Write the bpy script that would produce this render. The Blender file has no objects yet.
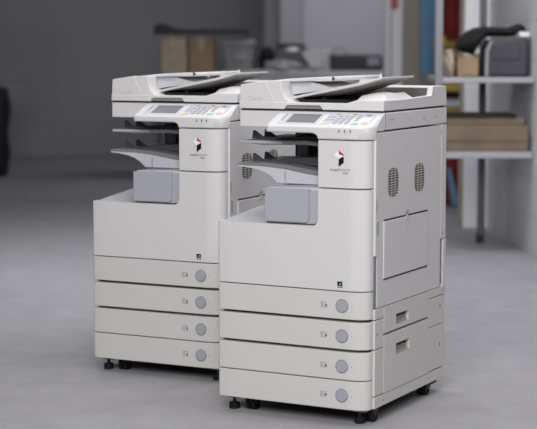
import bpy, bmesh, math, random
from mathutils import Vector, Matrix
random.seed(4)
S = bpy.context.scene
COL = S.collection
CAMH, PITCH, FPX = 1.2675, -0.1027, 1718.6

# ------------------------------------------------------------------ materials
def mat(name, col, rough=.5, metal=0., bump=0., bscale=200., var=0., vscale=4., coat=0., spec=.5):
    m = bpy.data.materials.new(name); m.use_nodes = True
    nt = m.node_tree; b = nt.nodes['Principled BSDF']
    b.inputs['Base Color'].default_value = (*col, 1); b.inputs['Roughness'].default_value = rough
    b.inputs['Metallic'].default_value = metal; b.inputs['Specular IOR Level'].default_value = spec
    tc = nt.nodes.new('ShaderNodeTexCoord')
    if coat: b.inputs['Coat Weight'].default_value = coat
    if bump:
        n = nt.nodes.new('ShaderNodeTexNoise'); n.inputs['Scale'].default_value = bscale
        nt.links.new(tc.outputs['Object'], n.inputs['Vector'])
        bp = nt.nodes.new('ShaderNodeBump'); bp.inputs['Strength'].default_value = bump; bp.inputs['Distance'].default_value = .01
        nt.links.new(n.outputs['Fac'], bp.inputs['Height']); nt.links.new(bp.outputs['Normal'], b.inputs['Normal'])
    if var:
        n = nt.nodes.new('ShaderNodeTexNoise'); n.inputs['Scale'].default_value = vscale; n.inputs['Detail'].default_value = 5
        nt.links.new(tc.outputs['Object'], n.inputs['Vector'])
        r = nt.nodes.new('ShaderNodeValToRGB')
        r.color_ramp.elements[0].position = .3; r.color_ramp.elements[1].position = .7
        r.color_ramp.elements[0].color = (*[c * (1 - var) for c in col], 1)
        r.color_ramp.elements[1].color = (*[min(1, c * (1 + var)) for c in col], 1)
        nt.links.new(n.outputs['Fac'], r.inputs['Fac']); nt.links.new(r.outputs['Color'], b.inputs['Base Color'])
    return m
M = dict(
    white=mat('cool_white_plastic', (.665, .65, .655), .5, bump=.02, bscale=900),
    warm=mat('warm_white_plastic', (.63, .612, .598), .5, bump=.02, bscale=900),
    lilac=mat('lilac_grey_plastic', (.40, .40, .45), .5),
    pale=mat('pale_lilac_plastic', (.56, .56, .60), .5),
    field=mat('key_field_plastic', (.50, .50, .545), .5),
    ring=mat('button_rim', (.24, .24, .27), .5),
    post=mat('grey_post', (.25, .25, .27), .5),
    mid=mat('mid_grey_plastic', (.20, .20, .215), .5),
    dark=mat('dark_grey_plastic', (.075, .075, .08), .45),
    black=mat('black_plastic', (.012, .012, .013), .5),
    chassis=mat('dark_chassis', (.02, .02, .02), .8),
    under=mat('shade_toned_plastic', (.46, .44, .41), .6),  # darker tone paints in the tray underside's shade; vent ribs share it
    well=mat('well_shade', (.13, .12, .11), .7),  # dark tone paints in the shade below the document tray
    faint=mat('faint_print', (.33, .33, .36), .6),
    recess=mat('handle_recess', (.30, .285, .26), .6),
    rubber=mat('black_rubber', (.006, .006, .007), .7, spec=.3),
    bracket=mat('grey_bracket', (.33, .33, .31), .5),
    screen=mat('touch_screen', (.15, .15, .165), .3, coat=.3),
    button=mat('lilac_button', (.37, .37, .42), .45),
    key=mat('grey_key', (.42, .42, .46), .5),
    keygreen=mat('green_key', (.40, .62, .55), .4),
    keyorange=mat('orange_key', (.72, .52, .42), .4),
    keyyellow=mat('yellow_key', (.74, .66, .42), .4),
    keyblue=mat('blue_key', (.3, .3, .42), .4),
    keybrown=mat('olive_mark', (.35, .30, .16), .5),
    logored=mat('logo_red', (.52, .01, .06), .4),
    logowhite=mat('logo_white', (.85, .87, .95), .4),
    ink=mat('ink', (.004, .004, .008), .7, spec=.15),
    inkgrey=mat('grey_ink', (.15, .15, .18), .5),
    emboss=mat('embossed_letters', (.56, .55, .60), .4),
    vent=mat('vent_shadow', (.03, .028, .022), .8),
    # surroundings
    wallgrey=mat('dark_grey_matte', (.30, .295, .31), .85, bump=.05, bscale=20, var=.05, vscale=1.2),  # matte grey, darker than walllight
    pillar=mat('pillar_paint', (.36, .355, .38), .8),
    whitepaint=mat('white_paint', (.88, .87, .90), .7),
    walllight=mat('pale_grey_matte', (.50, .495, .525), .8, bump=.05, bscale=20, var=.04, vscale=2),  # matte grey, lighter than wallgrey
    whitemetal=mat('white_painted_metal', (.40, .40, .43), .5),
    greymetal=mat('grey_painted_metal', (.12, .12, .12), .6),
    card=mat('brown_cardboard', (.34, .24, .15), .85, var=.12, vscale=5),
    cardlight=mat('pale_cardboard', (.42, .35, .26), .8, var=.15, vscale=9),
    woodbox=mat('weathered_wood', (.20, .15, .105), .8, var=.15, vscale=6),
    board=mat('beige_board', (.35, .31, .27), .8, var=.05),
    cloth=mat('black_cloth', (.008, .008, .009), .95, bump=.3, bscale=30),
    sheetb=mat('dark_bag_cloth', (.03, .03, .032), .9),
    blacktop=mat('black_sheet', (.015, .014, .012), .8),
    caseg=mat('dark_grey_case', (.055, .054, .065), .6, var=.15, vscale=5),
    caseb=mat('charcoal_case', (.03, .03, .034), .6),
    casel=mat('light_case_trim', (.28, .28, .31), .6),
    redc=mat('red_fabric', (.20, .018, .02), .85, var=.3, vscale=6),
    bluec=mat('blue_fabric', (.17, .33, .52), .85, var=.1),
    yellowc=mat('yellow_sack', (.55, .38, .08), .8, var=.1),
    sackw=mat('white_sack', (.6, .6, .62), .8),
    redp=mat('red_paint', (.45, .02, .04), .4),
    bin=mat('grey_plastic_bin', (.26, .26, .27), .5, var=.1, vscale=6),
    paper=mat('white_paper', (.85, .85, .88), .8),
    bagp=mat('crumpled_grey_bag', (.36, .36, .38), .5, bump=.5, bscale=8, var=.3, vscale=8),
    bench=mat('bench_top', (.55, .55, .56), .7, var=.05),
)
# concrete floor
def floor_mat():
    m = bpy.data.materials.new('worn_concrete'); m.use_nodes = True
    nt = m.node_tree; b = nt.nodes['Principled BSDF']; b.inputs['Roughness'].default_value = .62
    b.inputs['Specular IOR Level'].default_value = .35
    tc = nt.nodes.new('ShaderNodeTexCoord')
    def noise(s, d, stretch=None):
        n = nt.nodes.new('ShaderNodeTexNoise'); n.inputs['Scale'].default_value = s; n.inputs['Detail'].default_value = d
        nt.links.new(tc.outputs['Object'], n.inputs['Vector']); return n
    a = noise(1.1, 6); c = noise(7, 8); e = noise(60, 3)
    def ramp(src, p0, c0, p1, c1):
        r = nt.nodes.new('ShaderNodeValToRGB'); r.color_ramp.elements[0].position = p0; r.color_ramp.elements[1].position = p1
        r.color_ramp.elements[0].color = c0; r.color_ramp.elements[1].color = c1
        nt.links.new(src, r.inputs['Fac']); return r
    r1 = ramp(a.outputs['Fac'], .3, (.335, .328, .35, 1), .7, (.39, .382, .402, 1))
    r2 = ramp(c.outputs['Fac'], .35, (.92, .92, .92, 1), .68, (1.04, 1.04, 1.04, 1))
    r3 = ramp(e.outputs['Fac'], .3, (.93, .93, .93, 1), .7, (1.05, 1.05, 1.05, 1))
    x = nt.nodes.new('ShaderNodeMixRGB'); x.blend_type = 'MULTIPLY'; x.inputs[0].default_value = 1
    y = nt.nodes.new('ShaderNodeMixRGB'); y.blend_type = 'MULTIPLY'; y.inputs[0].default_value = 1
    nt.links.new(r1.outputs[0], x.inputs[1]); nt.links.new(r2.outputs[0], x.inputs[2])
    nt.links.new(x.outputs[0], y.inputs[1]); nt.links.new(r3.outputs[0], y.inputs[2])
    nt.links.new(y.outputs[0], b.inputs['Base Color'])
    bp = nt.nodes.new('ShaderNodeBump'); bp.inputs['Strength'].default_value = .12; bp.inputs['Distance'].default_value = .02
    nt.links.new(c.outputs['Fac'], bp.inputs['Height']); nt.links.new(bp.outputs['Normal'], b.inputs['Normal'])
    return m
M['floor'] = floor_mat()
def brick_mat():
    m = bpy.data.materials.new('painted_brick'); m.use_nodes = True
    nt = m.node_tree; b = nt.nodes['Principled BSDF']; b.inputs['Roughness'].default_value = .75
    tc = nt.nodes.new('ShaderNodeTexCoord'); mp = nt.nodes.new('ShaderNodeMapping')
    mp.inputs['Rotation'].default_value = (math.pi/2, 0, math.pi/2)
    br = nt.nodes.new('ShaderNodeTexBrick'); br.inputs['Scale'].default_value = 2.2
    br.inputs['Color1'].default_value = (.66, .66, .68, 1); br.inputs['Color2'].default_value = (.64, .64, .66, 1)
    br.inputs['Mortar'].default_value = (.60, .60, .62, 1)
    nt.links.new(tc.outputs['Object'], mp.inputs['Vector']); nt.links.new(mp.outputs[0], br.inputs['Vector'])
    nt.links.new(br.outputs['Color'], b.inputs['Base Color'])
    bp = nt.nodes.new('ShaderNodeBump'); bp.inputs['Strength'].default_value = .4; bp.inputs['Distance'].default_value = .02
    bp.invert = True
    nt.links.new(br.outputs['Fac'], bp.inputs['Height']); nt.links.new(bp.outputs['Normal'], b.inputs['Normal'])
    return m
M['brick'] = brick_mat()

# ------------------------------------------------------------------ mesh helpers
def loft(bm, rings, closed=False):
    rv = [[bm.verts.new(p) for p in r] for r in rings]
    n = len(rv[0])
    for a, b in zip(rv, rv[1:] + ([rv[0]] if closed else [])):
        for i in range(n):
            j = (i + 1) % n
            q = [a[i], a[j], b[j], b[i]]
            if len({tuple(round(c, 7) for c in v.co) for v in q}) >= 3:
                try: bm.faces.new(q)
                except ValueError: pass
    if not closed:
        bm.faces.new(rv[0][::-1]); bm.faces.new(rv[-1])
def prism(bm, poly, axis, a, b):
    """poly = 2D points; axis = extrusion axis; the 2D pair is the remaining axes in xyz order"""
    def P(u, v, w):
        return {'x': (w, u, v), 'y': (u, w, v), 'z': (u, v, w)}[axis]
    loft(bm, [[P(u, v, a) for u, v in poly], [P(u, v, b) for u, v in poly]])
def box(bm, x0, x1, y0, y1, z0, z1):
    prism(bm, [(x0, y0), (x1, y0), (x1, y1), (x0, y1)], 'z', z0, z1)
def cyl(bm, c, r, h, axis='z', n=24, r2=None):
    r2 = r if r2 is None else r2
    rings = []
    for k, rr in ((-.5, r), (.5, r2)):
        ring = []
        for i in range(n):
            t = 2 * math.pi * i / n; u, v, w = rr * math.cos(t), rr * math.sin(t), k * h
            p = {'x': (w, u, v), 'y': (u, w, v), 'z': (u, v, w)}[axis]
            ring.append((c[0] + p[0], c[1] + p[1], c[2] + p[2]))
        rings.append(ring)
    loft(bm, rings)
def tube(bm, pts, r, n=8):
    rings = []
    for i, p in enumerate(pts):
        p = Vector(p); a = Vector(pts[max(0, i-1)]); b = Vector(pts[min(len(pts)-1, i+1)])
        d = (b - a).normalized(); u = d.orthogonal().normalized() if i == 0 else (u - d * u.dot(d)).normalized()
        w = d.cross(u)
        rings.append([tuple(p + u * r * math.cos(2*math.pi*k/n) + w * r * math.sin(2*math.pi*k/n)) for k in range(n)])
    loft(bm, rings)
OFF = Vector((0, 0, 0))
def obj(name, bm, m, parent=None, bevel=0., seg=2, smooth=True, loc=None):
    bmesh.ops.remove_doubles(bm, verts=bm.verts, dist=1e-6)
    bmesh.ops.recalc_face_normals(bm, faces=bm.faces)
    me = bpy.data.meshes.new(name)
    off = OFF if parent is not None else Vector((0, 0, 0))
    if loc is not None: off = Vector(loc)
    for v in bm.verts: v.co -= off
    bm.to_mesh(me); bm.free()
    me.materials.append(M[m])
    o = bpy.data.objects.new(name, me); COL.objects.link(o)
    if parent is not None: o.parent = parent
    if loc is not None: o.location = loc
    if bevel:
        b = o.modifiers.new('bevel', 'BEVEL'); b.width = bevel; b.segments = seg; b.limit_method = 'ANGLE'
        b.angle_limit = math.radians(35); b.harden_normals = False
    if smooth:
        for p in me.polygons: p.use_smooth = True
        me.set_sharp_from_angle(angle=math.radians(32))
    return o
def B(): return bmesh.new()
def tag(o, label=None, cat=None, group=None, kind=None):
    if label: o['label'] = label
    if cat: o['category'] = cat
    if group: o['group'] = group
    if kind: o['kind'] = kind
    return o
def empty(name, loc, rz=0):
    o = bpy.data.objects.new(name, None); COL.objects.link(o); o.location = loc; o.rotation_euler = (0, 0, rz)
    o.empty_display_size = .1
    return o
def children(o): return [c for c in bpy.data.objects if c.parent == o]
def copy_tree(o, parent=None):
    c = o.copy(); COL.objects.link(c); c.parent = parent
    for ch in children(o): copy_tree(ch, c)
    return c
def text_obj(name, body, size, m, parent, x, y, z, depth=.0006, align='LEFT', slant=0., xs=1.):
    cu = bpy.data.curves.new(name, 'FONT'); cu.body = body; cu.size = size; cu.extrude = depth; cu.align_x = align
    cu.offset = size * .012
    t = bpy.data.objects.new('tmp', cu); COL.objects.link(t)
    dg = bpy.context.evaluated_depsgraph_get()
    me = bpy.data.meshes.new_from_object(t.evaluated_get(dg)); bpy.data.objects.remove(t)
    bm = B(); bm.from_mesh(me); bpy.data.meshes.remove(me)
    for v in bm.verts:
        a = v.co.copy(); v.co = Vector((x + a.x * xs + a.y * slant, y - a.z, z + a.y))
    return obj(name, bm, m, parent, smooth=False)

# ------------------------------------------------------------------ the copier
W, D = .565, .655
OFF = Vector((W/2, D/2, .009))
FK = [(-.004, .004), (.002, -.003), (.04, -.008), (.27, -.016), (.44, -.023), (.495, -.025), (.522, -.022), (.540, -.0145), (.552, -.005), (.5585, .006), (.565, .028)]
WF = .5585
def fy(x):
    for (a, p), (b, q) in zip(FK, FK[1:]):
        if x <= b: return p + (q - p) * (x - a) / (b - a)
    return FK[-1][1]
XS = [k[0] for k in FK]
def cols(a, b, extra=()):
    s = {a, b} | {x for x in XS if a < x < b} | set(extra)
    for i in range(1, 24):
        x = .04 + i * .02
        if a < x < b: s.add(round(x, 4))
    return sorted(s)
def front_plate(bm, columns, back):
    """columns: (x, z0, z1) list"""
    loft(bm, [[(x, fy(x), z0), (x, fy(x), z1), (x, back, z1), (x, back, z0)] for x, z0, z1 in columns])

def make_copier():
    R = empty('photocopier', (0, 0, 0))
    G = .004
    # ---- inner body
    bm = B(); box(bm, .012, W-.012, .028, .63, .066, .645); box(bm, .40, W-.012, .05, .63, .64, .965)
    obj('inner_frame', bm, 'chassis', R)
    bm = B()
    box(bm, 0, .012, .03, .655, .066, .655)
    box(bm, 0, W-.004, .640, .655, .066, .70)
    obj('rear_casing', bm, 'warm', R, .002)
    # ---- drawers
    zs = [(.3600, .4500), (.2605, .3505), (.1590, .2510), (.060, .1555)]
    for k, (z0, z1) in enumerate(zs):
        bm = B(); front_plate(bm, [(x, z0, z1) for x in cols(-.004, WF)], .026)
        d = obj('drawer', bm, 'warm', R, .0022, 2)
        zc = (z0 + z1) / 2 - .001
        bx = .470; by = fy(bx)
        bm = B(); cyl(bm, (bx, by, zc), .0228, .004, 'y', 40)
        obj('button_ring', bm, 'ring', d, .0008)
        bm = B(); cyl(bm, (bx, by-.002, zc), .0198, .004, 'y', 40)
        obj('release_button', bm, 'button', d, .001)
        # paper size label
        bm = B(); lx, ly = .392, fy(.40) - .0006; t = .0014
        for a in ((lx, lx+.029, zc+.0075, zc+.0075+t), (lx, lx+.029, zc-.009, zc-.009+t), (lx, lx+t, zc-.009, zc+.009), (lx+.029-t, lx+.029, zc-.009, zc+.009),
                  (lx+.015, lx+.027, zc-.006, zc+.003), (lx+.006, lx+.008, zc-.005, zc+.005)):
            box(bm, a[0], a[1], ly, ly+.001, a[2], a[3])
        obj('size_label', bm, 'inkgrey', d, smooth=False)
        bm = B(); box(bm, .503, .507, fy(.505)-.0006, fy(.505)+.001, zc-.001, zc+.001); obj('mark', bm, 'inkgrey', d, smooth=False)
    # ---- lower front cover: shoulder then quarter round notch up to the tower
    z0, zsh, zt = .4540, .660, .7855
    c = [(x, z0, zsh) for x in cols(-.004, .352)]
    for i in range(1, 9):
        t = math.pi/2 * i / 8; c.append((.354 + .026*math.sin(t), z0, zsh + .026*(1-math.cos(t))))
    c.append((.3801, z0, zt)); c += [(x, z0, zt) for x in cols(.385, WF)]
    bm = B(); front_plate(bm, c, .026); fc = obj('front_cover', bm, 'white', R, .0015, 2)
    # energy label
    yy = fy(.455)
    bm = B(); box(bm, .4525, .4705, yy-.0008, yy+.001, .464, .484); e = obj('energy_label', bm, 'ink', fc, smooth=False)
    bm = B()
    poly = []
    for i in range(10):
        r = .0032 if i % 2 == 0 else .0015; t = math.pi/2 + i*math.pi/5; poly.append((.4625 + r*math.cos(t), .4765 + r*math.sin(t)))
    prism(bm, poly, 'y', yy-.0013, yy); box(bm, .455, .468, yy-.0013, yy, .4675, .4695)
    obj('energy_mark', bm, 'logowhite', e, smooth=False)
    # ---- tower front with the logo
    bm = B(); front_plate(bm, [(x, .7895, .9435) for x in cols(.380, WF)], .028)
    tf = obj('tower_cover', bm, 'white', R, .0015, 2)
    cx, cz = .4555, .8935; yy = fy(.455) - .0012
    def flat(name, pts, m):
        bm = B(); prism(bm, [(cx + a, cz + b) for a, b in pts], 'y', yy, yy + .0015); obj(name, bm, m, tf, smooth=False)
    flat('logo_left_face', [(-.016, .004), (.000, .019), (.001, .006), (.018, .002), (-.001, -.009)], 'logowhite')
    flat('logo_top_face', [(.000, .019), (.018, .006), (.018, .0025), (.0015, .006)], 'logored')
    flat('logo_right_face', [(.000, -.010), (.018, .000), (.018, -.021), (.000, -.034)], 'ink')
    text_obj('model_lettering', 'imageRUNNER', .0095, 'faint', tf, .424, fy(.455)-.0012, .8465, xs=1.25)
    text_obj('model_lettering', '2530', .0090, 'faint', tf, .4905, fy(.48)-.0012, .8365, align='RIGHT', xs=1.1)
    # ---- control panel
    L = .182; ang = .0
    def ptop(x): return .9885
    xs = sorted(set(cols(L, W)) | {L+.002, L+.006, L+.012, .352, .362, .370, .376, .380})
    rings = []
    for x in xs:
        if x <= .352: zb = .966
        elif x <= .380: zb = .966 - .020 * (1 - math.sqrt(max(0, 1 - ((x-.352)/.028)**2)))
        else: zb = .947
        y0 = fy(x) - .002
        if x < L + .012:
            y0 += .012 * (1 - math.sqrt(max(0, 1 - ((L+.012-x)/.012)**2)))
        rings.append([(x, y0+.003, zb), (x, y0, zb+.004), (x, y0, .984), (x, y0+.004, .9885), (x, .092, 1.0285), (x, .092, max(zb, .9725)), (x, .032, max(zb, .9725)), (x, .032, zb)])
    bm = B(); loft(bm, rings); cp = obj('control_panel', bm, 'white', R, .0012, 2)
    def onp(x, t):  # point on the slanted top
        ya = fy(x) + .002; return Vector((x, ya + (.092-ya)*t, .9885 + .040*t))
    def patch(name, x0, x1, t0, t1, m, h=.002, par=None, bev=.0006):
        bm = B(); P = [onp(x0, t0), onp(x1, t0), onp(x1, t1), onp(x0, t1)]
        up = Vector((0, -.33, .94)) * h
        loft(bm, [[tuple(p - up*.6) for p in P], [tuple(p + up) for p in P]])
        return obj(name, bm, m, par or cp, bev, 1, smooth=False)
    patch('key_field', .375, .545, .10, .90, 'field', .0008)
    patch('screen_bezel', .215, .366, .10, .92, 'pale', .0010)
    patch('touch_screen', .246, .352, .22, .82, 'screen', .0022)
    patch('panel_lettering', .222, .226, .35, .80, 'inkgrey', .0016)
    for r in range(4):
        for q in range(3):
            patch('key', .418 + q*.021, .418 + q*.021 + .014, .20 + r*.165, .20 + r*.165 + .10, 'key', .003)
    for r in range(3): patch('key', .487, .500, .42 + r*.16, .42 + r*.16 + .09, 'key', .003)
    for r in range(2):
        for q in range(2): patch('key', .383 + q*.016, .383 + q*.016 + .011, .42 + r*.2, .42 + r*.2 + .09, 'key', .003)
    patch('start_key', .488, .510, .15, .27, 'keygreen', .004)
    patch('stop_key', .520, .538, .20, .32, 'keyorange', .004)
    patch('counter_key', .378, .394, .14, .26, 'keyyellow', .003)
    patch('power_key', .512, .530, .78, .88, 'keyblue', .003)
    patch('key_legend', .400, .418, .86, .90, 'keybrown', .002)
    patch('key_legend', .462, .480, .86, .90, 'keybrown', .002)
    for x in (.455, .4755, .4955):
        bm = B(); box(bm, x, x+.0035, fy(x)-.0032, fy(x)+.002, .970, .979); obj('indicator_lamp', bm, 'dark', cp, smooth=False)
    # ---- scanner unit
    bm = B()
    box(bm, .031, W, .092, .655, .974, 1.0305)
    sc = obj('scanner_unit', bm, 'white', R, .003, 2)
    bm = B(); box(bm, .035, W-.008, .10, .645, 1.029, 1.040); obj('scanner_gasket', bm, 'chassis', sc)
    bm = B(); box(bm, W-.001, W+.0006, .1015, .1035, .974, 1.030); obj('side_seam', bm, 'inkgrey', sc, smooth=False)
    for (y, w, z, h) in ((.142, .004, 1.008, .008), (.168, .005, 1.008, .009), (.312, .004, 1.0, .006), (.437, .004, .999, .010), (.537, .005, 1.001, .007), (.56, .004, 1.002, .006)):
        bm = B(); box(bm, W-.002, W+.0006, y, y+w, z-h/2, z+h/2); obj('screw_slot', bm, 'mid', sc, smooth=False)
    # ---- platen cover with the paper output bed
    bm = B()
    prism(bm, [(.031, 1.037), (.200, 1.037), (.210, 1.0505), (.334, 1.0505), (.344, 1.037), (W, 1.037), (W, 1.071), (.47, 1.071), (.43, 1.060), (.18, 1.060), (.031, 1.060)], 'y', .088, .115)
    pc = obj('platen_cover', bm, 'white', R, .0022, 2)
    bm = B()
    prism(bm, [(.115, 1.037), (.655, 1.037), (.645, 1.106), (.52, 1.107), (.508, 1.076), (.25, 1.070), (.115, 1.071)], 'x', .545, W)
    obj('side_rim', bm, 'white', pc, .0015)
    bm = B(); box(bm, .03, .55, .105, .60, 1.040, 1.058); obj('output_bed', bm, 'well', pc, .001)  # bed coloured dark for the shade of the tray above
    bm = B(); box(bm, .18, .55, .560, .655, 1.037, 1.106); obj('hinge_cover', bm, 'white', pc, .004)
    bm = B(); box(bm, .235, .535, .556, .561, 1.058, 1.100); obj('well_shade_panel', bm, 'well', pc)  # added panel, its dark colour stands for shade under the tray
    bm = B(); box(bm, .205, .338, .100, .106, 1.040, 1.0505); obj('lift_recess', bm, 'recess', pc)
    bm = B()
    loft(bm, [[(.440, y, 1.058), (.452, y, z1-.010), (.500, y, z1), (.535, y, z1-.003), (.556, y, 1.0705), (.556, y, 1.05), (.44, y, 1.05)] for y, z1 in ((.100, 1.073), (.130, 1.080), (.165, 1.0935), (.240, 1.0955), (.250, 1.0945))])
    obj('paper_stop', bm, 'white', pc, .0008, 1, smooth=False)
    bm = B()
    loft(bm, [[(.470, y, 1.055), (.490, y, z1-.003), (.515, y, z1), (.545, y, 1.072), (.545, y, 1.055)] for y, z1 in ((.252, 1.080), (.30, 1.090), (.375, 1.0915), (.385, 1.078))])
    obj('paper_stop', bm, 'white', pc, .0008, 1, smooth=False)
    # ---- feeder head
    bm = B()
    prism(bm, [(.031, 1.0375), (.035, 1.118), (.128, 1.1315), (.180, 1.0375)], 'y', .0903, .12)
    prism(bm, [(.034, 1.05), (.038, 1.117), (.128, 1.1305), (.190, 1.1325), (.192, 1.100), (.200, 1.078), (.222, 1.058), (.222, 1.05)], 'y', .091, .60)
    fh = obj('document_feeder', bm, 'white', R, .002, 2)
    text_obj('embossed_lettering', 'Canon', .020, 'emboss', fh, .0665, .0899, 1.0655, .0005)
    # thin lid
    bm = B()
    pr = [(.128, 1.1310), (.19, 1.1375), (.26, 1.1420), (.346, 1.1450)]
    poly = pr + [(.349, 1.138), (.345, 1.1300), (.30, 1.1290), (.262, 1.1300), (.19, 1.1270), (.13, 1.1240)]
    prism(bm, poly, 'y', .150, .560)
    lid = obj('feeder_lid', bm, 'white', fh, .0025, 2)
    bm = B(); cyl(bm, (.349, .158, 1.139), .006, .010, 'y', 12); obj('lid_latch', bm, 'dark', lid)
    bm = B(); prism(bm, [(.186, 1.082), (.186, 1.128), (.262, 1.129), (.345, 1.106), (.30, 1.098)], 'y', .168, .40)
    obj('paper_guide', bm, 'pale', fh, .001)
    bm = B()
    for i in range(12): box(bm, .19 + i*.0065, .1925 + i*.0065, .1665, .170, 1.112, 1.124)
    obj('guide_ribs', bm, 'lilac', fh, smooth=False)
    bm = B(); box(bm, .195, .40, .17, .54, 1.060, 1.068); cyl(bm, (.225, .34, 1.072), .010, .34, 'y', 14); cyl(bm, (.30, .34, 1.070), .007, .30, 'y', 14)
    obj('feed_rollers', bm, 'black', fh)
    # ---- document tray
    top = [(.190, 1.0735), (.250, 1.0870), (.320, 1.1010), (.380, 1.1125), (.450, 1.1270), (.530, 1.1460)]
    th = [.0075, .009, .010, .010, .010, .006]
    rings = []
    for (x, z), t in zip(top, th): rings.append([(x, .148, z), (x, .50 if x < .45 else (.47 if x < .5 else .43), z), (x, .50 if x < .45 else (.47 if x < .5 else .43), z-t), (x, .150, z-t)])
    bm = B(); loft(bm, rings); dt = obj('document_tray', bm, 'white', R, .0015, 2)
    bm = B()
    bel = [(.205, .0065, .009), (.26, .008, .013), (.33, .009, .022), (.385, .009, .024), (.44, .009, .018), (.490, .007, .010), (.515, .006, .0075)]
    def zt_(x):
        for (a, p), (b, q) in zip(top, top[1:]):
            if x <= b: return p + (q-p)*(x-a)/(b-a)
    rings = []
    for x, a, b_ in bel:
        z = zt_(x); rings.append([(x, .160, z-a), (x, .40, z-a), (x, .40, z-b_), (x, .30, z-b_-.001), (x, .20, z-b_), (x, .170, z-a-(b_-a)*.5)])
    loft(bm, rings); obj('tray_underside', bm, 'under', dt, .0008)  # belly colour carries the dimmer light beneath the tray
    for x0, h_ in ((.345, .034), (.420, .032)):
        bm = B(); z = zt_(x0); prism(bm, [(x0-.012, z-.002), (x0-.001, z+h_), (x0+.002, z+h_), (x0+.010, z+.002)], 'y', .395, .400)
        obj('side_guide', bm, 'white', dt, smooth=False)
    bm = B(); prism(bm, [(.33, 1.098), (.33, 1.112), (.345, 1.1330), (.395, 1.1335), (.425, 1.126)], 'y', .396, .410); obj('guide_rail', bm, 'pale', dt, .001)
    bm = B(); prism(bm, [(.30, 1.095), (.303, 1.111), (.312, 1.113), (.33, 1.102)], 'y', .19, .196); obj('side_guide', bm, 'white', dt, smooth=False)
    # ---- right side: upper side cover with its front notches
    bm = B()
    prism(bm, [(.0265, .5670), (.046, .5640), (.046, .3960), (.050, .3930), (.603, .3930), (.603, .968), (.0265, .968)], 'x', W-.016, W)
    sd = obj('side_door', bm, 'white', R, .0014, 2)
    bm = B(); box(bm, W-.03, W-.004, .0265, .044, .392, .566); obj('door_handle', bm, 'mid', sd, .001)
    bm = B(); box(bm, W-.012, W-.0005, .0425, .047, .395, .56); obj('handle_lip', bm, 'pale', sd)
    def oval(bm, yc, zc, ry, rz, x0, x1, p=2.6, n=28):
        poly = []
        for i in range(n):
            t = 2*math.pi*i/n; c, s = math.cos(t), math.sin(t)
            poly.append((yc + ry*math.copysign(abs(c)**(2/p), c), zc + rz*math.copysign(abs(s)**(2/p), s)))
        prism(bm, poly, 'x', x0, x1)
    bm = B(); oval(bm, .0335, .730, .006, .026, W-.003, W+.0012); obj('finger_notch', bm, 'lilac', sd, .0008)
    bm = B(); oval(bm, .0430, .657, .010, .024, W-.003, W+.0008, 3.5); obj('side_label', bm, 'lilac', sd, .0006)
    for yc in (.170, .400):
        bm = B(); oval(bm, yc, .799, .043, .0475, W-.004, W+.0008, 3.2); v = obj('vent', bm, 'vent', sd, smooth=False)
        bm = B()
        for i in range(11):
            z = .799 - .042 + i*.0084
            hw = .043 * (1 - (abs(z-.799)/.055)**3.2)
            box(bm, W-.001, W+.0022, yc-hw, yc+hw, z-.0016, z+.0016)
        for dy in (-.014, .014): box(bm, W-.001, W+.0022, yc+dy-.0022, yc+dy+.0022, .799-.046, .799+.046)
        obj('vent_grille', bm, 'under', v, smooth=False)
    # bypass tray door
    bm = B(); box(bm, W-.002, W+.0008, .0925, .4785, .4800, .6805); obj('bypass_gap', bm, 'chassis', sd, smooth=False)
    bm = B(); box(bm, W-.002, W+.0026, .0915, .4795, .4850, .6745); bd = obj('bypass_door', bm, 'white', sd, .0015, 2)
    bm = B(); oval(bm, .290, .668, .016, .010, W+.001, W+.0036, 2.2); obj('door_latch', bm, 'pale', bd, .0005)
    bm = B(); oval(bm, .290, .6865, .017, .010, W-.001, W+.0015, 2.2); obj('finger_dimple', bm, 'lilac', sd, .0005)
    bm = B(); oval(bm, .290, .643, .013, .003, W+.001, W+.0032); obj('embossed_mark', bm, 'pale', bd)
    # rear corner cover
    bm = B(); prism(bm, [(.607, .564), (.655, .564), (.655, .969), (.607, .969)], 'x', W-.016, W); rc = obj('rear_corner_cover', bm, 'white', R, .0014)
    bm = B(); prism(bm, [(.632, .371), (.660, .371), (.660, .560), (.632, .560)], 'x', W-.014, W); obj('rear_corner_cover', bm, 'white', R, .0014)
    bm = B(); prism(bm, [(.607, .404), (.629, .404), (.629, .562), (.607, .562)], 'x', W-.016, W-.005); obj('rear_handle_slot', bm, 'mid', R, .0008)
    bm = B(); box(bm, W-.002, W+.0007, .622, .627, .578, .590); box(bm, W-.002, W+.0007, .600, .605, .940, .948); obj('screw_slot', bm, 'mid', R, smooth=False)
    # ---- right side below: posts, side panels, base
    for z0, z1 in ((.356, .3905), (.2575, .3525), (.1015, .2540)):
        bm = B(); box(bm, W-.016, W, .0265, .098, z0, z1); obj('front_post', bm, 'warm', R, .0014)
    bm = B(); oval(bm, .044, .306, .003, .006, W-.002, W+.0007, 2); obj('screw_slot', bm, 'dark', R, smooth=False)
    for z0, z1 in ((.3625, .3905), (.2595, .3595), (.1015, .2565)):
        bm = B(); box(bm, W-.016, W, .498, .655, z0, z1); obj('rear_post', bm, 'warm', R, .0014)
    for y, z in ((.607, .325), (.607, .185)):
        bm = B(); oval(bm, y, z, .003, .007, W-.002, W+.0007, 2); obj('screw_slot', bm, 'dark', R, smooth=False)
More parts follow.
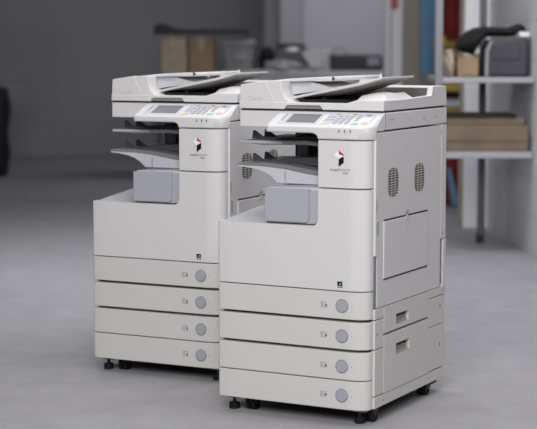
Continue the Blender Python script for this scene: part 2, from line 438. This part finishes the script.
    def handled(name, y0, y1, z0, z1, hy0, hy1, hz0, hz1):
        bm = B()
        for a in ((y0, y1, z0, hz0), (y0, y1, hz1, z1), (y0, hy0, hz0, hz1), (hy1, y1, hz0, hz1)): box(bm, W-.014, W+.001, *a)
        bmesh.ops.remove_doubles(bm, verts=bm.verts, dist=1e-5)
        p = obj(name, bm, 'warm', R)
        bm = B(); prism(bm, [(W-.014, hz0), (W+.0005, hz0), (W-.010, hz0+(hz1-hz0)*.25), (W-.014, hz1)], 'y', hy0, hy1)
        # slope sits inside the opening
        h = obj('handle_recess', bm, 'recess', p)
        bm = B(); box(bm, W-.0145, W-.013, hy0, hy1, hz0, hz1); obj('recess_back', bm, 'recess', h)
        return p
    handled('side_panel', .1015, .4945, .3015, .3905, .203, .312, .316, .352)
    handled('side_panel', .1015, .4945, .1000, .2935, .203, .320, .214, .252)
    bm = B(); prism(bm, [(.0265, .060), (.628, .060), (.640, .066), (.655, .080), (.655, .0975), (.0265, .0975)], 'x', W-.018, W)
    bs = obj('base_skirt', bm, 'warm', R, .0014)
    bm = B(); oval(bm, .10, .0775, .003, .003, W-.002, W+.0007, 2); oval(bm, .50, .080, .003, .003, W-.002, W+.0007, 2); obj('screw_slot', bm, 'mid', bs, smooth=False)
    bm = B(); box(bm, .01, W-.018, .03, .635, .058, .068); obj('base_plate', bm, 'chassis', R)
    # ---- inner delivery area
    bm = B()
    loft(bm, [[(-.004, y, .61), (.40, y, .61), (.40, y, z), (-.004, y, z)] for y, z in ((.020, .655), (.10, .664), (.30, .682), (.46, .690))])
    obj('delivery_bed', bm, 'pale', R, .0015)
    bm = B()
    def rr(x0, x1, z0, z1, r, corners=(1, 1, 1, 1), n=6):
        pts = []
        for (cx_, cz_, a0, on) in ((x0, z0, 180, corners[0]), (x1, z0, 270, corners[1]), (x1, z1, 0, corners[2]), (x0, z1, 90, corners[3])):
            q = r if on else .002
            ccx = cx_ + (q if cx_ == x0 else -q); ccz = cz_ + (q if cz_ == z0 else -q)
            for i in range(n+1):
                t = math.radians(a0 + 90*i/n); pts.append((ccx + q*math.cos(t), ccz + q*math.sin(t)))
        return pts
    prism(bm, rr(.176, .338, .668, .778, .018, (0, 1, 0, 0)), 'y', -.004, .30)
    ib = obj('inner_cover', bm, 'lilac', R, .005, 3)
    bm = B(); prism(bm, rr(.182, .372, .664, .774, .022, (0, 1, 0, 0)), 'y', .004, .30); obj('inner_surround', bm, 'lilac', R, .002)
    bm = B(); box(bm, .176, .38, .012, .30, .6600, .667); obj('inner_gap', bm, 'chassis', R)
    bm = B(); prism(bm, [(.180, .772), (.378, .772), (.378, .786), (.182, .781)], 'y', .012, .32); obj('inner_shelf', bm, 'pale', R, .002)
    # lower tray on its curved bracket
    bm = B()
    pts = [(.020, .846), (.020, .838), (.06, .835), (.095, .829), (.125, .819), (.150, .804), (.170, .786), (.383, .786), (.383, .826), (.30, .822), (.22, .832), (.13, .846)]
    prism(bm, pts, 'y', .100, .40); obj('tray_bracket', bm, 'pale', R, .0015)
    bm = B(); box(bm, .1995, .2007, .0985, .101, .788, .826); obj('bracket_seam', bm, 'dark', R, smooth=False)
    def tray(pts_top, y0, y1, t, name, m='mid'):
        bm = B(); rings = []
        for x, z, tt in pts_top: rings.append([(x, y0, z), (x, y1, z+.004), (x, y1, z+.004-tt), (x, y0, z-tt)])
        loft(bm, rings); return obj(name, bm, m, R, .002, 2)
    t1 = tray([(.018, .850, .006), (.04, .851, .009), (.12, .853, .012), (.20, .849, .015), (.28, .838, .017), (.33, .832, .017), (.384, .834, .017)], .098, .42, 0, 'paper_tray')
    bm = B(); prism(bm, [(.09, .853), (.20, .869), (.30, .872), (.384, .862), (.384, .838), (.28, .842), (.20, .851)], 'y', .17, .42); obj('tray_riser', bm, 'dark', t1, .001)
    t2 = tray([(.034, .928, .006), (.045, .929, .010), (.12, .929, .015), (.20, .930, .014), (.27, .932, .013), (.31, .929, .013), (.35, .920, .013), (.384, .908, .014)], .098, .42, 0, 'paper_tray')
    bm = B(); prism(bm, [(.06, .930), (.20, .942), (.30, .944), (.384, .940), (.384, .918), (.33, .926), (.28, .933)], 'y', .13, .42); obj('tray_riser', bm, 'dark', t2, .001)
    bm = B(); box(bm, .028, .19, .097, .104, .9175, .9285); obj('tray_front_edge', bm, 'lilac', t2, .003)
    for p, zz in ((t1, .851), (t2, .930)):
        for y in (.185, .275):
            bm = B(); prism(bm, [(.030, zz), (.033, zz+.026), (.040, zz+.028), (.075, zz+.006), (.10, zz+.001)], 'y', y, y+.004)
            f = obj('paper_fin', bm, 'dark', p, smooth=False)
    # rear column of the inner space
    bm = B(); box(bm, .078, .39, .425, .640, .65, .975); obj('rear_column', bm, 'dark', R, .002)  # dark tone stands for the shade inside the opening
    bm = B(); box(bm, .092, .135, .415, .426, .69, .972); obj('column_cover', bm, 'white', R, .002)
    bm = B(); box(bm, .374, .398, .06, .45, .66, .962); obj('tower_inner_wall', bm, 'dark', R)
    bm = B(); cyl(bm, (.368, .10, .876), .008, .012, 'y', 12); obj('inner_knob', bm, 'lilac', R)
    # ---- feet and casters
    for (x, y) in ((.034, .045), (.512, .030)):
        bm = B(); cyl(bm, (x, y, .020), .0185, .022, 'z', 24)
        f = obj('levelling_foot', bm, 'rubber', R, .003, 2)
        bm = B(); cyl(bm, (x, y, .042), .006, .032, 'z', 12); obj('foot_screw', bm, 'black', f)
        bm = B(); box(bm, x-.018, x+.026, y-.012, y+.012, .048, .060); obj('foot_bracket', bm, 'bracket' if x > .3 else 'black', f, .001)
    for (x, y) in ((.098, .060), (.534, .066), (.108, .53), (.528, .545)):
        bm = B(); cyl(bm, (x-.010, y, .0335), .0245, .013, 'x', 28); cyl(bm, (x+.010, y, .0335), .0245, .013, 'x', 28)
        w = obj('caster', bm, 'rubber', R, .002)
        bm = B(); box(bm, x-.020, x+.020, y-.018, y+.022, .036, .060); cyl(bm, (x, y, .0335), .006, .038, 'x', 12); obj('caster_fork', bm, 'black', w, .001)
        if y > .3:
            bm = B(); box(bm, x-.016, x+.018, y+.020, y+.085, .040, .054); obj('brake_lever', bm, 'black', w, .003)
    return R
def place(o, fx, fy_, yaw):
    c, s = math.cos(yaw), math.sin(yaw)
    o.location = (fx + c*OFF.x - s*OFF.y, fy_ + s*OFF.x + c*OFF.y, 0); o.rotation_euler = (0, 0, yaw)
cA = make_copier()
bpy.context.view_layer.update()
cB = copy_tree(cA)
place(cA, -.1673, 5.7858, -.4718); place(cB, -.6642, 6.4906, -.4391)
tag(cA, 'off-white office photocopier in front, its whole right side with two vents in view', 'photocopier', 'pair of photocopiers')
tag(cB, 'off-white office photocopier standing behind and to the left of the nearer one', 'photocopier', 'pair of photocopiers')
OFF = Vector((0, 0, 0))

# ------------------------------------------------------------------ surroundings
def X(px, Y): return (px - 268.5) / FPX * Y * 1.0
def Z(py, Y): return CAMH + Y * math.tan(PITCH + math.atan((214.5 - py) / FPX))
def blk(name, px0, px1, Y, dep, py0, py1, m, parent=None, bevel=.01):
    """a block whose front stands at distance Y, py0 top and py1 bottom"""
    bm = B(); box(bm, X(px0, Y), X(px1, Y), Y, Y+dep, Z(py1, Y), Z(py0, Y)); return obj(name, bm, m, parent, bevel)
def st(o): return tag(o, kind='structure')
bm = B(); box(bm, -9, 7, -3, 19.2, -.1, 0); st(obj('floor', bm, 'floor'))
bm = B(); box(bm, -9, X(262, 18.6), 18.6, 18.8, 0, 4.2); st(obj('wall_left', bm, 'wallgrey'))
YW = 17.2
bm = B(); box(bm, X(266, YW), X(390, YW), YW, YW+.2, 0, 4.2); st(obj('wall_back', bm, 'walllight'))
bm = B(); box(bm, X(390, 18), 7, 18.0, 18.2, 0, 4.2); st(obj('wall_rear', bm, 'wallgrey'))
bm = B(); box(bm, X(279, 16.6), X(303, 16.6), 16.6, 17.2, 0, 4.2); st(obj('trim_1', bm, 'pillar', None, .02))
# right wall, slightly oblique
bm = B(); prism(bm, [(1.64, 8.2), (1.40, 12.4), (1.62, 12.4), (1.90, 8.2)], 'z', 0, 4.2); st(obj('wall_right', bm, 'brick'))
bm = B(); box(bm, X(464, 11.4), 1.46, 11.4, 11.7, 0, 4.2); st(obj('trim_2', bm, 'whitepaint', None, .005))
bm = B(); box(bm, X(461.5, 11.42), X(464, 11.42), 11.42, 11.5, 0, 4.2); st(obj('trim_4', bm, 'cardlight', None, .003))
# mid partition posts
YP = 14.5
for (a, b) in ((385, 389.5), (391, 402)):
    bm = B(); box(bm, X(a, YP), X(b, YP), YP, YP+.12, 0, 3.2); st(obj('trim_3', bm, 'whitepaint', None, .008))

# bench along the back wall
YB = 15.3
bt = empty('workbench', (X(320, YB), YB+.3, 0)); OFF = Vector(bt.location)
bm = B(); box(bm, X(222, YB), X(384, YB), YB, YB+.8, Z(71, YB)-.04, Z(71, YB)); obj('bench_top', bm, 'bench', bt, .005)
bm = B(); box(bm, X(224, YB), X(382, YB), YB+.02, YB+.04, .25, Z(71, YB)-.05); obj('bench_front', bm, 'bench', bt, .005)
for px in (226, 380):
    for y in (YB+.05, YB+.75):
        bm = B(); box(bm, X(px, YB)-.03, X(px, YB)+.03, y-.025, y+.025, 0, Z(71, YB)-.04); obj('leg', bm, 'greymetal', bt)
OFF = Vector((0, 0, 0)); tag(bt, 'long pale workbench behind the copiers, below the light grey wall', 'workbench')
zB = Z(71, YB)
def on(name, px0, px1, Y, dep, ztop_px, m, label, cat, bevel=.015, base=None, group=None):
    zb = zB if base is None else base
    bm = B(); box(bm, X(px0, Y), X(px1, Y), Y, Y+dep, zb, Z(ztop_px, Y)); o = obj(name, bm, m, None, bevel); tag(o, label, cat, group); return o
# long equipment tray with a wire handle
te = empty('equipment_case', (X(356, YB), YB+.2, zB)); OFF = Vector(te.location)
bm = B(); box(bm, X(331, YB), X(383, YB), YB+.05, YB+.45, zB, Z(55, YB)); obj('case_body', bm, 'caseb', te, .02)
bm = B(); box(bm, X(367, YB), X(380, YB), YB+.035, YB+.06, Z(66, YB), Z(58, YB)); obj('case_panel', bm, 'casel', te, .01)
bm = B(); tube(bm, [(X(331+i*2, YB), YB+.25, Z(55 - 8*math.sin(math.pi*i/9), YB)-.005) for i in range(10)], .006); obj('wire_handle', bm, 'mid', te)
OFF = Vector((0, 0, 0)); tag(te, 'long dark equipment case with a bowed wire handle on the workbench', 'case')
pr_ = empty('office_printer', (X(290, YB), YB+.3, zB)); OFF = Vector(pr_.location)
bm = B(); prism(bm, [(X(276, YB), zB), (X(276, YB), Z(46, YB)), (X(306, YB), Z(46, YB)), (X(310, YB), Z(56, YB)), (X(312, YB), zB)], 'y', YB+.38, YB+.75); obj('printer_body', bm, 'dark', pr_, .02)
bm = B(); box(bm, X(277, YB), X(306, YB), YB+.36, YB+.75, Z(46, YB)+.002, Z(44, YB)+.002); obj('printer_lid', bm, 'black', pr_, .005)
bm = B(); prism(bm, [(X(285, YB), Z(51, YB)), (X(290, YB), Z(47.5, YB)), (X(300, YB), Z(47.5, YB)), (X(297, YB), Z(52, YB))], 'y', YB+.34, YB+.38); obj('paper_sheet', bm, 'paper', pr_)
OFF = Vector((0, 0, 0)); tag(pr_, 'dark blurred printer with a pale sheet on the workbench, left of the equipment case', 'printer')
def lump(name, px0, px1, Y, dep, py0, m, label, cat, base=None, seed=1, amp=.25, group=None, taper=.6):
    rnd = random.Random(seed); zb = zB if base is None else base
    x0, x1, z1 = X(px0, Y), X(px1, Y), Z(py0, Y); bm = B()
    bmesh.ops.create_icosphere(bm, subdivisions=4, radius=1)
    ph = [rnd.uniform(0, 6) for _ in range(6)]
    for v in bm.verts:
        c = v.co; k = 1 + amp*(.5*math.sin(4*c.x+ph[0])*math.cos(3*c.y+ph[1]) + .35*math.sin(7*c.z+5*c.x+ph[2]) + .2*math.sin(11*c.y+9*c.x+ph[3]))
        zz = max(c.z*k, -.55)
        v.co = Vector(((x0+x1)/2 + c.x*k*(x1-x0)/2, Y+dep/2 + c.y*k*dep/2, zb + (zz+.55)/1.55*(z1-zb)))
    o = obj(name, bm, m); tag(o, label, cat, group); return o
# white open box (paper funnel)
bm = B()
Yf = YB+.22
loft(bm, [[(X(312, Yf), Yf+.10, Z(69, Yf)), (X(316, Yf), Yf+.10, Z(69, Yf)), (X(316, Yf), Yf+.12, Z(69, Yf)), (X(312, Yf), Yf+.12, Z(69, Yf))],
          [(X(301, Yf), Yf, Z(52, Yf)), (X(331, Yf), Yf, Z(50, Yf)), (X(331, Yf), Yf+.14, Z(50, Yf)), (X(301, Yf), Yf+.14, Z(52, Yf))]])
bm2 = bm
for v in bm2.verts: v.co.z = max(v.co.z, zB)
tag(obj('paper_stack', bm2, 'paper', None, .004), 'white folded paper pile standing between the printer and the dark case', 'paper')
lump('plastic_bag', 266, 299, YB-.02, .27, 60, 'bagp', 'crumpled grey plastic bag on the workbench, in front of the printer', 'bag', seed=3, amp=.3)
lump('plastic_bag', 303, 327, YB+.0, .15, 66, 'bagp', 'low crumpled grey bag on the workbench, below the white paper pile', 'bag', seed=9, amp=.3)

# left table with cartons
YT = 15.2; zT = .74
lt = empty('storage_table', (X(205, YT), YT+.3, 0)); OFF = Vector(lt.location)
bm = B(); box(bm, X(150, YT), X(216, YT), YT, YT+.8, zT-.04, zT); obj('table_top', bm, 'greymetal', lt, .005)
for px in (153, 213):
    for y in (YT+.05, YT+.75):
        bm = B(); box(bm, X(px, YT)-.03, X(px, YT)+.03, y-.025, y+.025, 0, zT-.04); obj('leg', bm, 'greymetal', lt)
OFF = Vector((0, 0, 0)); tag(lt, 'dark table against the left wall holding the brown cartons, mostly behind the left copier', 'table')
def carton(px0, px1, Y, dep, pyt, base, m, label, cat='box', tape='cardlight'):
    c = empty('cardboard_box', ((X(px0, Y)+X(px1, Y))/2, Y+dep/2, base))
    global OFF; OFF = Vector(c.location)
    zt = Z(pyt, Y); x0, x1 = X(px0, Y), X(px1, Y); xc = (x0+x1)/2
    bm = B(); box(bm, x0, x1, Y, Y+dep, base, zt); obj('box_body', bm, m, c, .008)
    bm = B(); box(bm, x0-.004, x1+.004, Y-.004, Y+dep/2-.004, zt, zt+.006); box(bm, x0-.004, x1+.004, Y+dep/2+.004, Y+dep+.004, zt, zt+.006); obj('box_flaps', bm, m, c)
    bm = B(); box(bm, xc-.03, xc+.03, Y-.006, Y-.002, zt-.12 if zt-base > .2 else base+.02, zt+.007); obj('tape', bm, tape, c)
    OFF = Vector((0, 0, 0)); tag(c, label, cat); return c
carton(162, 187, YT+.03, .40, 38, zT, 'cardlight', 'tall pale-fronted carton at the left end of the storage table')
carton(189.5, 214, YT+.10, .40, 38, zT, 'card', 'tall dark brown carton beside the pale-fronted carton')
# flat dark sheet/bag on the cartons
zc_ = Z(38, YT+.03)+.03
bm = B()
rings = []
for i in range(20):
    x = X(154 + i*5, YT); w = .012 + .05*math.exp(-((i-1.5)/2.0)**2) + .012*math.sin(i*1.7)**2 + .03
    rings.append([(x, YT, zc_), (x, YT+.45, zc_), (x, YT+.42, zc_+w), (x, YT+.03, zc_+w)])
loft(bm, rings); tag(obj('black_bag', bm, 'sheetb', None, .008), 'long flat black bag lying across the two tall cartons and the grey bin', 'bag')
# grey bin with contents
bn = empty('storage_bin', (X(240, YB), YB+.3, zB)); OFF = Vector(bn.location)
Yn = YB+.02
def frustum(bm, x0, x1, y0, y1, z0, z1, t):
    loft(bm, [[(x0+t, y0+t, z0), (x1-t, y0+t, z0), (x1-t, y1-t, z0), (x0+t, y1-t, z0)], [(x0, y0, z1), (x1, y0, z1), (x1, y1, z1), (x0, y1, z1)]])
bm = B(); frustum(bm, X(223, Yn), X(254, Yn), Yn, Yn+.45, zB, Z(46, Yn), .03); obj('bin_body', bm, 'bin', bn, .01)
bm = B(); box(bm, X(221, Yn), X(256, Yn), Yn-.015, Yn+.465, Z(46, Yn), Z(40, Yn)); obj('bin_lid', bm, 'bin', bn, .015)
bm = B(); box(bm, X(234, Yn), X(247, Yn), Yn-.008, Yn+.01, Z(60, Yn), Z(52, Yn)); obj('bin_label', bm, 'casel', bn)
OFF = Vector((0, 0, 0)); tag(bn, 'grey lidded plastic bin on the workbench, right of the brown cartons', 'bin')
lump('dark_bundle', 259, 275, YB+.40, .3, 47, 'cloth', 'small black cloth bundle on the workbench, right of the grey bin', 'bundle', seed=5)
# table at the far left edge
YL = 16.0
lf = empty('side_table', (X(-8, YL), YL+.3, 0)); OFF = Vector(lf.location)
zl = Z(84, YL)
bm = B(); box(bm, X(-40, YL), X(22, YL), YL, YL+.6, zl-.035, zl); obj('table_top', bm, 'wallgrey', lf, .005)
for px in (-34, -3):
    for y in (YL+.06, YL+.54):
        bm = B(); box(bm, X(px, YL)-.02, X(px, YL)+.02, y-.02, y+.02, 0, zl-.035); obj('leg', bm, 'greymetal', lf)
OFF = Vector((0, 0, 0)); tag(lf, 'dark side table cut by the left edge of the photo', 'table')
bm = B(); c0 = (X(-12, YL-.35), YL-.25)
prof = [(.02, 0), (.15, 0), (.19, .2), (.165, .4), (.2, .62), (.17, .80), (.02, .86)]
loft(bm, [[(c0[0]+r*math.cos(t*math.pi/10), c0[1]+r*math.sin(t*math.pi/10), z) for t in range(20)] for r, z in prof])
tag(obj('waste_bin', bm, 'black'), 'black rounded bin in front of the side table at the far left edge', 'bin')

# ---------------- shelf unit at the right
YS = 9.95; YR = 10.58
sh = empty('metal_shelf', (X(490, YS), YS+.3, 0)); OFF = Vector(sh.location)
xl = X(437, YS); xr = X(535.5, YS)
bm = B(); box(bm, X(434.5, YS), X(442, YS), YS-.005, YS+.035, 0, 2.4); obj('post', bm, 'post', sh, .004)
bm = B(); box(bm, X(479, YR), X(486, YR), YR, YR+.04, 0, 2.4); obj('post', bm, 'greymetal', sh, .004)
bm = B(); box(bm, 1.29, 1.33, YR-.01, YR+.05, 0, .05); obj('post_foot', bm, 'black', sh)
zu1, zu0 = Z(77.5, YS), Z(83, YS); zl1, zl0 = Z(152, YS), Z(158.5, YS)
for (z0, z1) in ((zu0, zu1), (zl0, zl1)):
    bm = B(); prism(bm, [(xl, YS), (1.532, YS), (1.496, YR), (xl, YR)], 'z', z0, z1); s_ = obj('shelf_board', bm, 'whitemetal', sh, .004)
zu1 += .0015
OFF = Vector((0, 0, 0)); tag(sh, 'white metal shelf unit with two boards at the right, behind the nearer copier', 'shelf')
# things on the upper board
eps = .0
bb = carton(457, 478, YS+.06, .35, 57, zu1, 'card', 'small brown carton on the upper shelf board', tape='card')
lump('wrapped_parcel', 444.5, 456.5, YS+.05, .3, 49, 'cardlight', 'crumpled tan paper parcel on the upper shelf, left of the small carton', 'parcel', base=zu1, seed=12, amp=.2)
cs = empty('grey_case', (X(511, YS), YS+.3, zu1)); OFF = Vector(cs.location)
x0, x1 = X(486, YS), X(529.5, YS)
bm = B(); prism(bm, [(x0, zu1), (x0+.006, Z(50, YS)), (x0+.03, Z(41, YS)), (x0+.07, Z(39, YS)), (x1, Z(38, YS)), (x1, zu1)], 'y', YS+.08, YS+.38); obj('case_body', bm, 'caseg', cs, .02, 3)
bm = B(); prism(bm, [(x0-.004, zu1+.002), (x0+.002, Z(50, YS)), (x0+.03, Z(40.2, YS)), (x0+.045, Z(41, YS)), (x0+.022, Z(52, YS)), (x0+.02, zu1+.002)], 'y', YS+.065, YS+.09); obj('case_trim', bm, 'casel', cs, .004)
bm = B(); box(bm, X(494, YS), X(521, YS), YS+.074, YS+.085, Z(60, YS), Z(45, YS)); obj('case_panel', bm, 'caseg', cs, .006)
OFF = Vector((0, 0, 0)); tag(cs, 'large dark grey case with a pale edge on the upper shelf board', 'case')
# black coat draped over
bm = B(); rings = []
topk = [(461, 45, 50), (465, 37, 52), (471, 31, 54), (478, 27.5, 56), (488, 26, 37.5), (500, 26.5, 37), (512, 27.5, 37), (519, 25, 36.5), (524, 23, 31), (529, 25, 31)]
for px, a, b in topk:
    x = X(px, YS); za, zb_ = Z(a, YS), Z(b, YS)
    if px >= 488: zb_ = max(zb_, Z(38, YS)+.004)
    w = .15 if px < 525 else .08
    yc = YS+.29
    rings.append([(x, yc + w*math.cos(t), (za+zb_)/2 + (za-zb_)/2*math.sin(t)) for t in [2*math.pi*k/14 for k in range(14)]])
loft(bm, rings); tag(obj('black_coat', bm, 'cloth'), 'black coat draped from the small carton over the grey case on the upper shelf', 'coat')
bm = B(); rings = []
for px, a in ((479.6, 60), (480.5, 55), (484, 54), (485.5, 60)):
    x = X(px, YS); rings.append([(x, YS+.12, zu1), (x, YS+.40, zu1), (x, YS+.38, Z(a, YS)), (x, YS+.14, Z(a, YS))])
loft(bm, rings); tag(obj('black_pouch', bm, 'cloth', None, .006), 'narrow black pouch wedged between the small carton and the grey case', 'pouch')
bm = B(); box(bm, X(520.5, YS), X(531, YS), YS+.09, YS+.16, Z(38, YS)+.003, Z(32, YS)); tag(obj('white_packet', bm, 'paper', None, .01), 'small white packet on the grey case at the right edge', 'packet')
# things on the lower board
bm = B(); x0, x1 = X(446, YS), X(529.5, YS)
wb = empty('flat_crate', ((x0+x1)/2, YS+.3, zl1)); OFF = Vector(wb.location)
zt = Z(126, YS)
bm = B(); box(bm, x0, x1, YS+.03, YS+.36, zl1+.001, zt); obj('crate_body', bm, 'woodbox', wb, .006)
bm = B(); box(bm, x0, x1, YS+.022, YS+.03, zl1+.07, zl1+.073); obj('crate_seam', bm, 'card', wb)
OFF = Vector((0, 0, 0)); tag(wb, 'wide flat tan crate lying on the lower shelf board', 'crate')
ub = empty('flat_box', ((x0+x1)/2, YS+.3, zt)); OFF = Vector(ub.location)
bm = B(); box(bm, x0, X(526, YS), YS+.06, YS+.34, zt, Z(118, YS)); obj('box_body', bm, 'woodbox', ub, .006)
bm = B(); box(bm, x0, X(518, YS), YS+.05, YS+.35, Z(118, YS)+.001, Z(114.5, YS)); obj('black_lid', bm, 'blacktop', ub, .006)
OFF = Vector((0, 0, 0)); tag(ub, 'flat brown box with a black lid stacked on the tan crate', 'box')

# ---------------- things beyond the shelf: coloured sacks, banners, board
YC = 13.0
def hang(name, pxa, pxb, Y, py0, py1, m, label, cat, waves=5, amp=.02, dx=0, z0=None, dep=.03):
    bm = B(); n = 24; rings = []
    za, zb_ = (4.2 if py0 == -200 else Z(py0, Y)), (Z(py1, Y) if z0 is None else z0)
    for i in range(n+1):
        t = i/n; x = X(pxa, Y) + (X(pxb, Y)-X(pxa, Y))*t; y = Y + amp*math.sin(t*waves*2*math.pi)
        rings.append([(x, y, za), (x, y+dep, za), (x+dx, y+dep, zb_), (x+dx, y, zb_)])
    loft(bm, rings); o = obj(name, bm, m); return tag(o, label, cat)
bm = B(); Yb = 14.2; box(bm, X(403, Yb), X(419, Yb), Yb, Yb+.03, 0, 3.0); tag(obj('beige_board', bm, 'board', None, .004), 'tall beige board leaning upright left of the blue banner', 'board')
bm = B(); box(bm, X(400, 13.6), 1.75, 12.7, 14.7, 4.2, 4.3); st(obj('trim_5', bm, 'walllight'))
hang('blue_banner', 420, 434, 13.9, -200, 74, 'bluec', 'tall light blue banner between the beige board and the white shelf post', 'banner', 1.5, .02)
hang('red_curtain', 430, 445, 14.3, -200, 60, 'redc', 'dark red cloth hanging just right of the blue banner', 'curtain', 2, .02)
hang('red_banner', 445, 461, YC, -200, 40, 'redc', 'dark red patterned banner hanging above the shelf, beside the white wall', 'banner', 2, .02)
hang('red_cloth', 444, 461.5, YC, 120, 214, 'redc', 'dark red cloth hanging near the floor below the lower shelf', 'cloth', 1.5, .015, z0=.02)
bm = B(); Yk = YC-.12
prism(bm, [(X(447, Yk), Z(168, Yk)), (X(451, Yk), Z(168, Yk)), (X(461, Yk), .01), (X(453, Yk), .01)], 'y', Yk, Yk+.04); tag(obj('blue_strip', bm, 'bluec', None, .004), 'narrow blue strip leaning against the red cloth near the floor', 'cloth strip')
# yellow and white sacks on a stand behind
stn = empty('low_cabinet', (X(450, YC), YC+.3, 0)); OFF = Vector(stn.location)
bm = B(); box(bm, X(425, YC+.06), X(462, YC+.06), YC+.08, YC+.6, 0, Z(118, YC+.1)); obj('cabinet_body', bm, 'greymetal', stn, .01)
bm = B(); box(bm, X(426, YC+.05), X(461, YC+.05), YC+.06, YC+.08, .05, Z(121, YC+.1)); obj('cabinet_door', bm, 'greymetal', stn, .004)
OFF = Vector((0, 0, 0)); tag(stn, 'low dark cabinet carrying the yellow sacks, seen behind the shelf', 'cabinet')
zz0 = Z(118, YC+.1)
lev = [(118, 108, 'yellowc', 'yellow sack at the bottom of the pile behind the shelf'), (108, 98, 'sackw', 'white sack in the middle of the pile behind the shelf'),
       (98, 92, 'cloth', 'black sack between the white and the upper yellow sack'), (92, 80, 'yellowc', 'yellow sack high in the pile behind the shelf, above the black sack'),
       (80, 47, 'card', 'tall brown sack near the top of the pile behind the shelf'), (47, 36, 'yellowc', 'small yellow sack on the very top of the pile behind the shelf')]
for a, b, m, lab in lev:
    Y = YC+.12; x0, x1 = X(437, Y), X(461.5, Y); z0, z1 = Z(a, Y), Z(b, Y)
    if a == 118: z0 = zz0
    h = z1-z0; bm = B()
    loft(bm, [[(x, Y+.02*k, z0), (x, Y+.38, z0), (x, Y+.40, z0+h*.5), (x, Y+.36, z1-.002), (x, Y+.05, z1-.002), (x, Y-.005, z0+h*.5)] for x, k in ((x0, 1), (x0+.05, 0), (x1-.05, 0), (x1, 1))])
    tag(obj('filled_sack', bm, m, None, .015, 3), lab, 'sack', 'sacks piled behind the shelf')
# wall-hung red box at top
bm = B(); box(bm, X(392, 14.3), X(398, 14.3), 14.40, 14.499, Z(7, 14.3), Z(-14, 14.3)); 
cyl(bm, (X(395, 14.3), 14.45, Z(-16, 14.3)), .015, .05, 'z', 10)
tag(obj('fire_alarm_box', bm, 'redp', None, .008), 'small red box fixed high on the white post at the top edge', 'alarm box')

# ------------------------------------------------------------------ light
def area(name, loc, target, size, power, col=(1, 1, 1), sy=None, spread=180):
    l = bpy.data.lights.new(name, 'AREA'); l.energy = power; l.size = size; l.color = col; l.spread = math.radians(spread)
    if sy: l.shape = 'RECTANGLE'; l.size_y = sy
    o = bpy.data.objects.new(name, l); COL.objects.link(o); o.location = loc
    o.rotation_euler = (Vector(target) - Vector(loc)).to_track_quat('-Z', 'Y').to_euler(); return o
area('key_light', (-.55, 1.0, 3.1), (-.1, 6.2, .5), 2.4, 248, (1, .995, .99))
area('unseen_overhead_light', (.5, 6.0, 3.3), (.5, 6.0, 0), 2.2, 56, (.98, .98, 1))
area('unseen_overhead_light', (-.9, 9.2, 4.2), (-.9, 9.0, 0), 2.0, 30, (.97, .965, 1), spread=95)  # added area light brightening the floor behind the copiers, spread kept narrow
area('side_fill', (4.0, 4.8, 3.6), (.3, 6.2, .9), 2.0, 36, (1, .985, .99))  # added fill that lifts the copiers' right sides
area('unseen_overhead_light', (.8, 8.8, 3.3), (1.35, 11, .6), 1.4, 38, (.95, .96, 1))  # added area light brightening the shelf, pillar and right wall
area('unseen_overhead_light', (1.2, 14.6, 3.6), (1.0, 16.5, .8), 1.6, 44, (.94, .945, 1))  # unseen area light towards the far bench and wall
w = bpy.data.worlds.new('room_light'); S.world = w; w.use_nodes = True
w.node_tree.nodes['Background'].inputs[0].default_value = (.93, .95, 1, 1)
w.node_tree.nodes['Background'].inputs[1].default_value = .055

# ------------------------------------------------------------------ camera
cam = bpy.data.cameras.new('camera'); co = bpy.data.objects.new('camera', cam); COL.objects.link(co)
cam.sensor_fit = 'HORIZONTAL'; cam.sensor_width = 36; cam.lens = FPX / 537 * 36
co.location = (0, 0, CAMH); co.rotation_euler = (math.pi/2 + PITCH, 0, 0)
cam.clip_start = .1; cam.clip_end = 100
cam.dof.use_dof = True; cam.dof.focus_distance = 6.0; cam.dof.aperture_fstop = 3.2
S.camera = co
S.view_settings.view_transform = 'Standard'; S.view_settings.look = 'None'
S.view_settings.exposure = 0; S.view_settings.gamma = 1; S.view_settings.use_curve_mapping = False
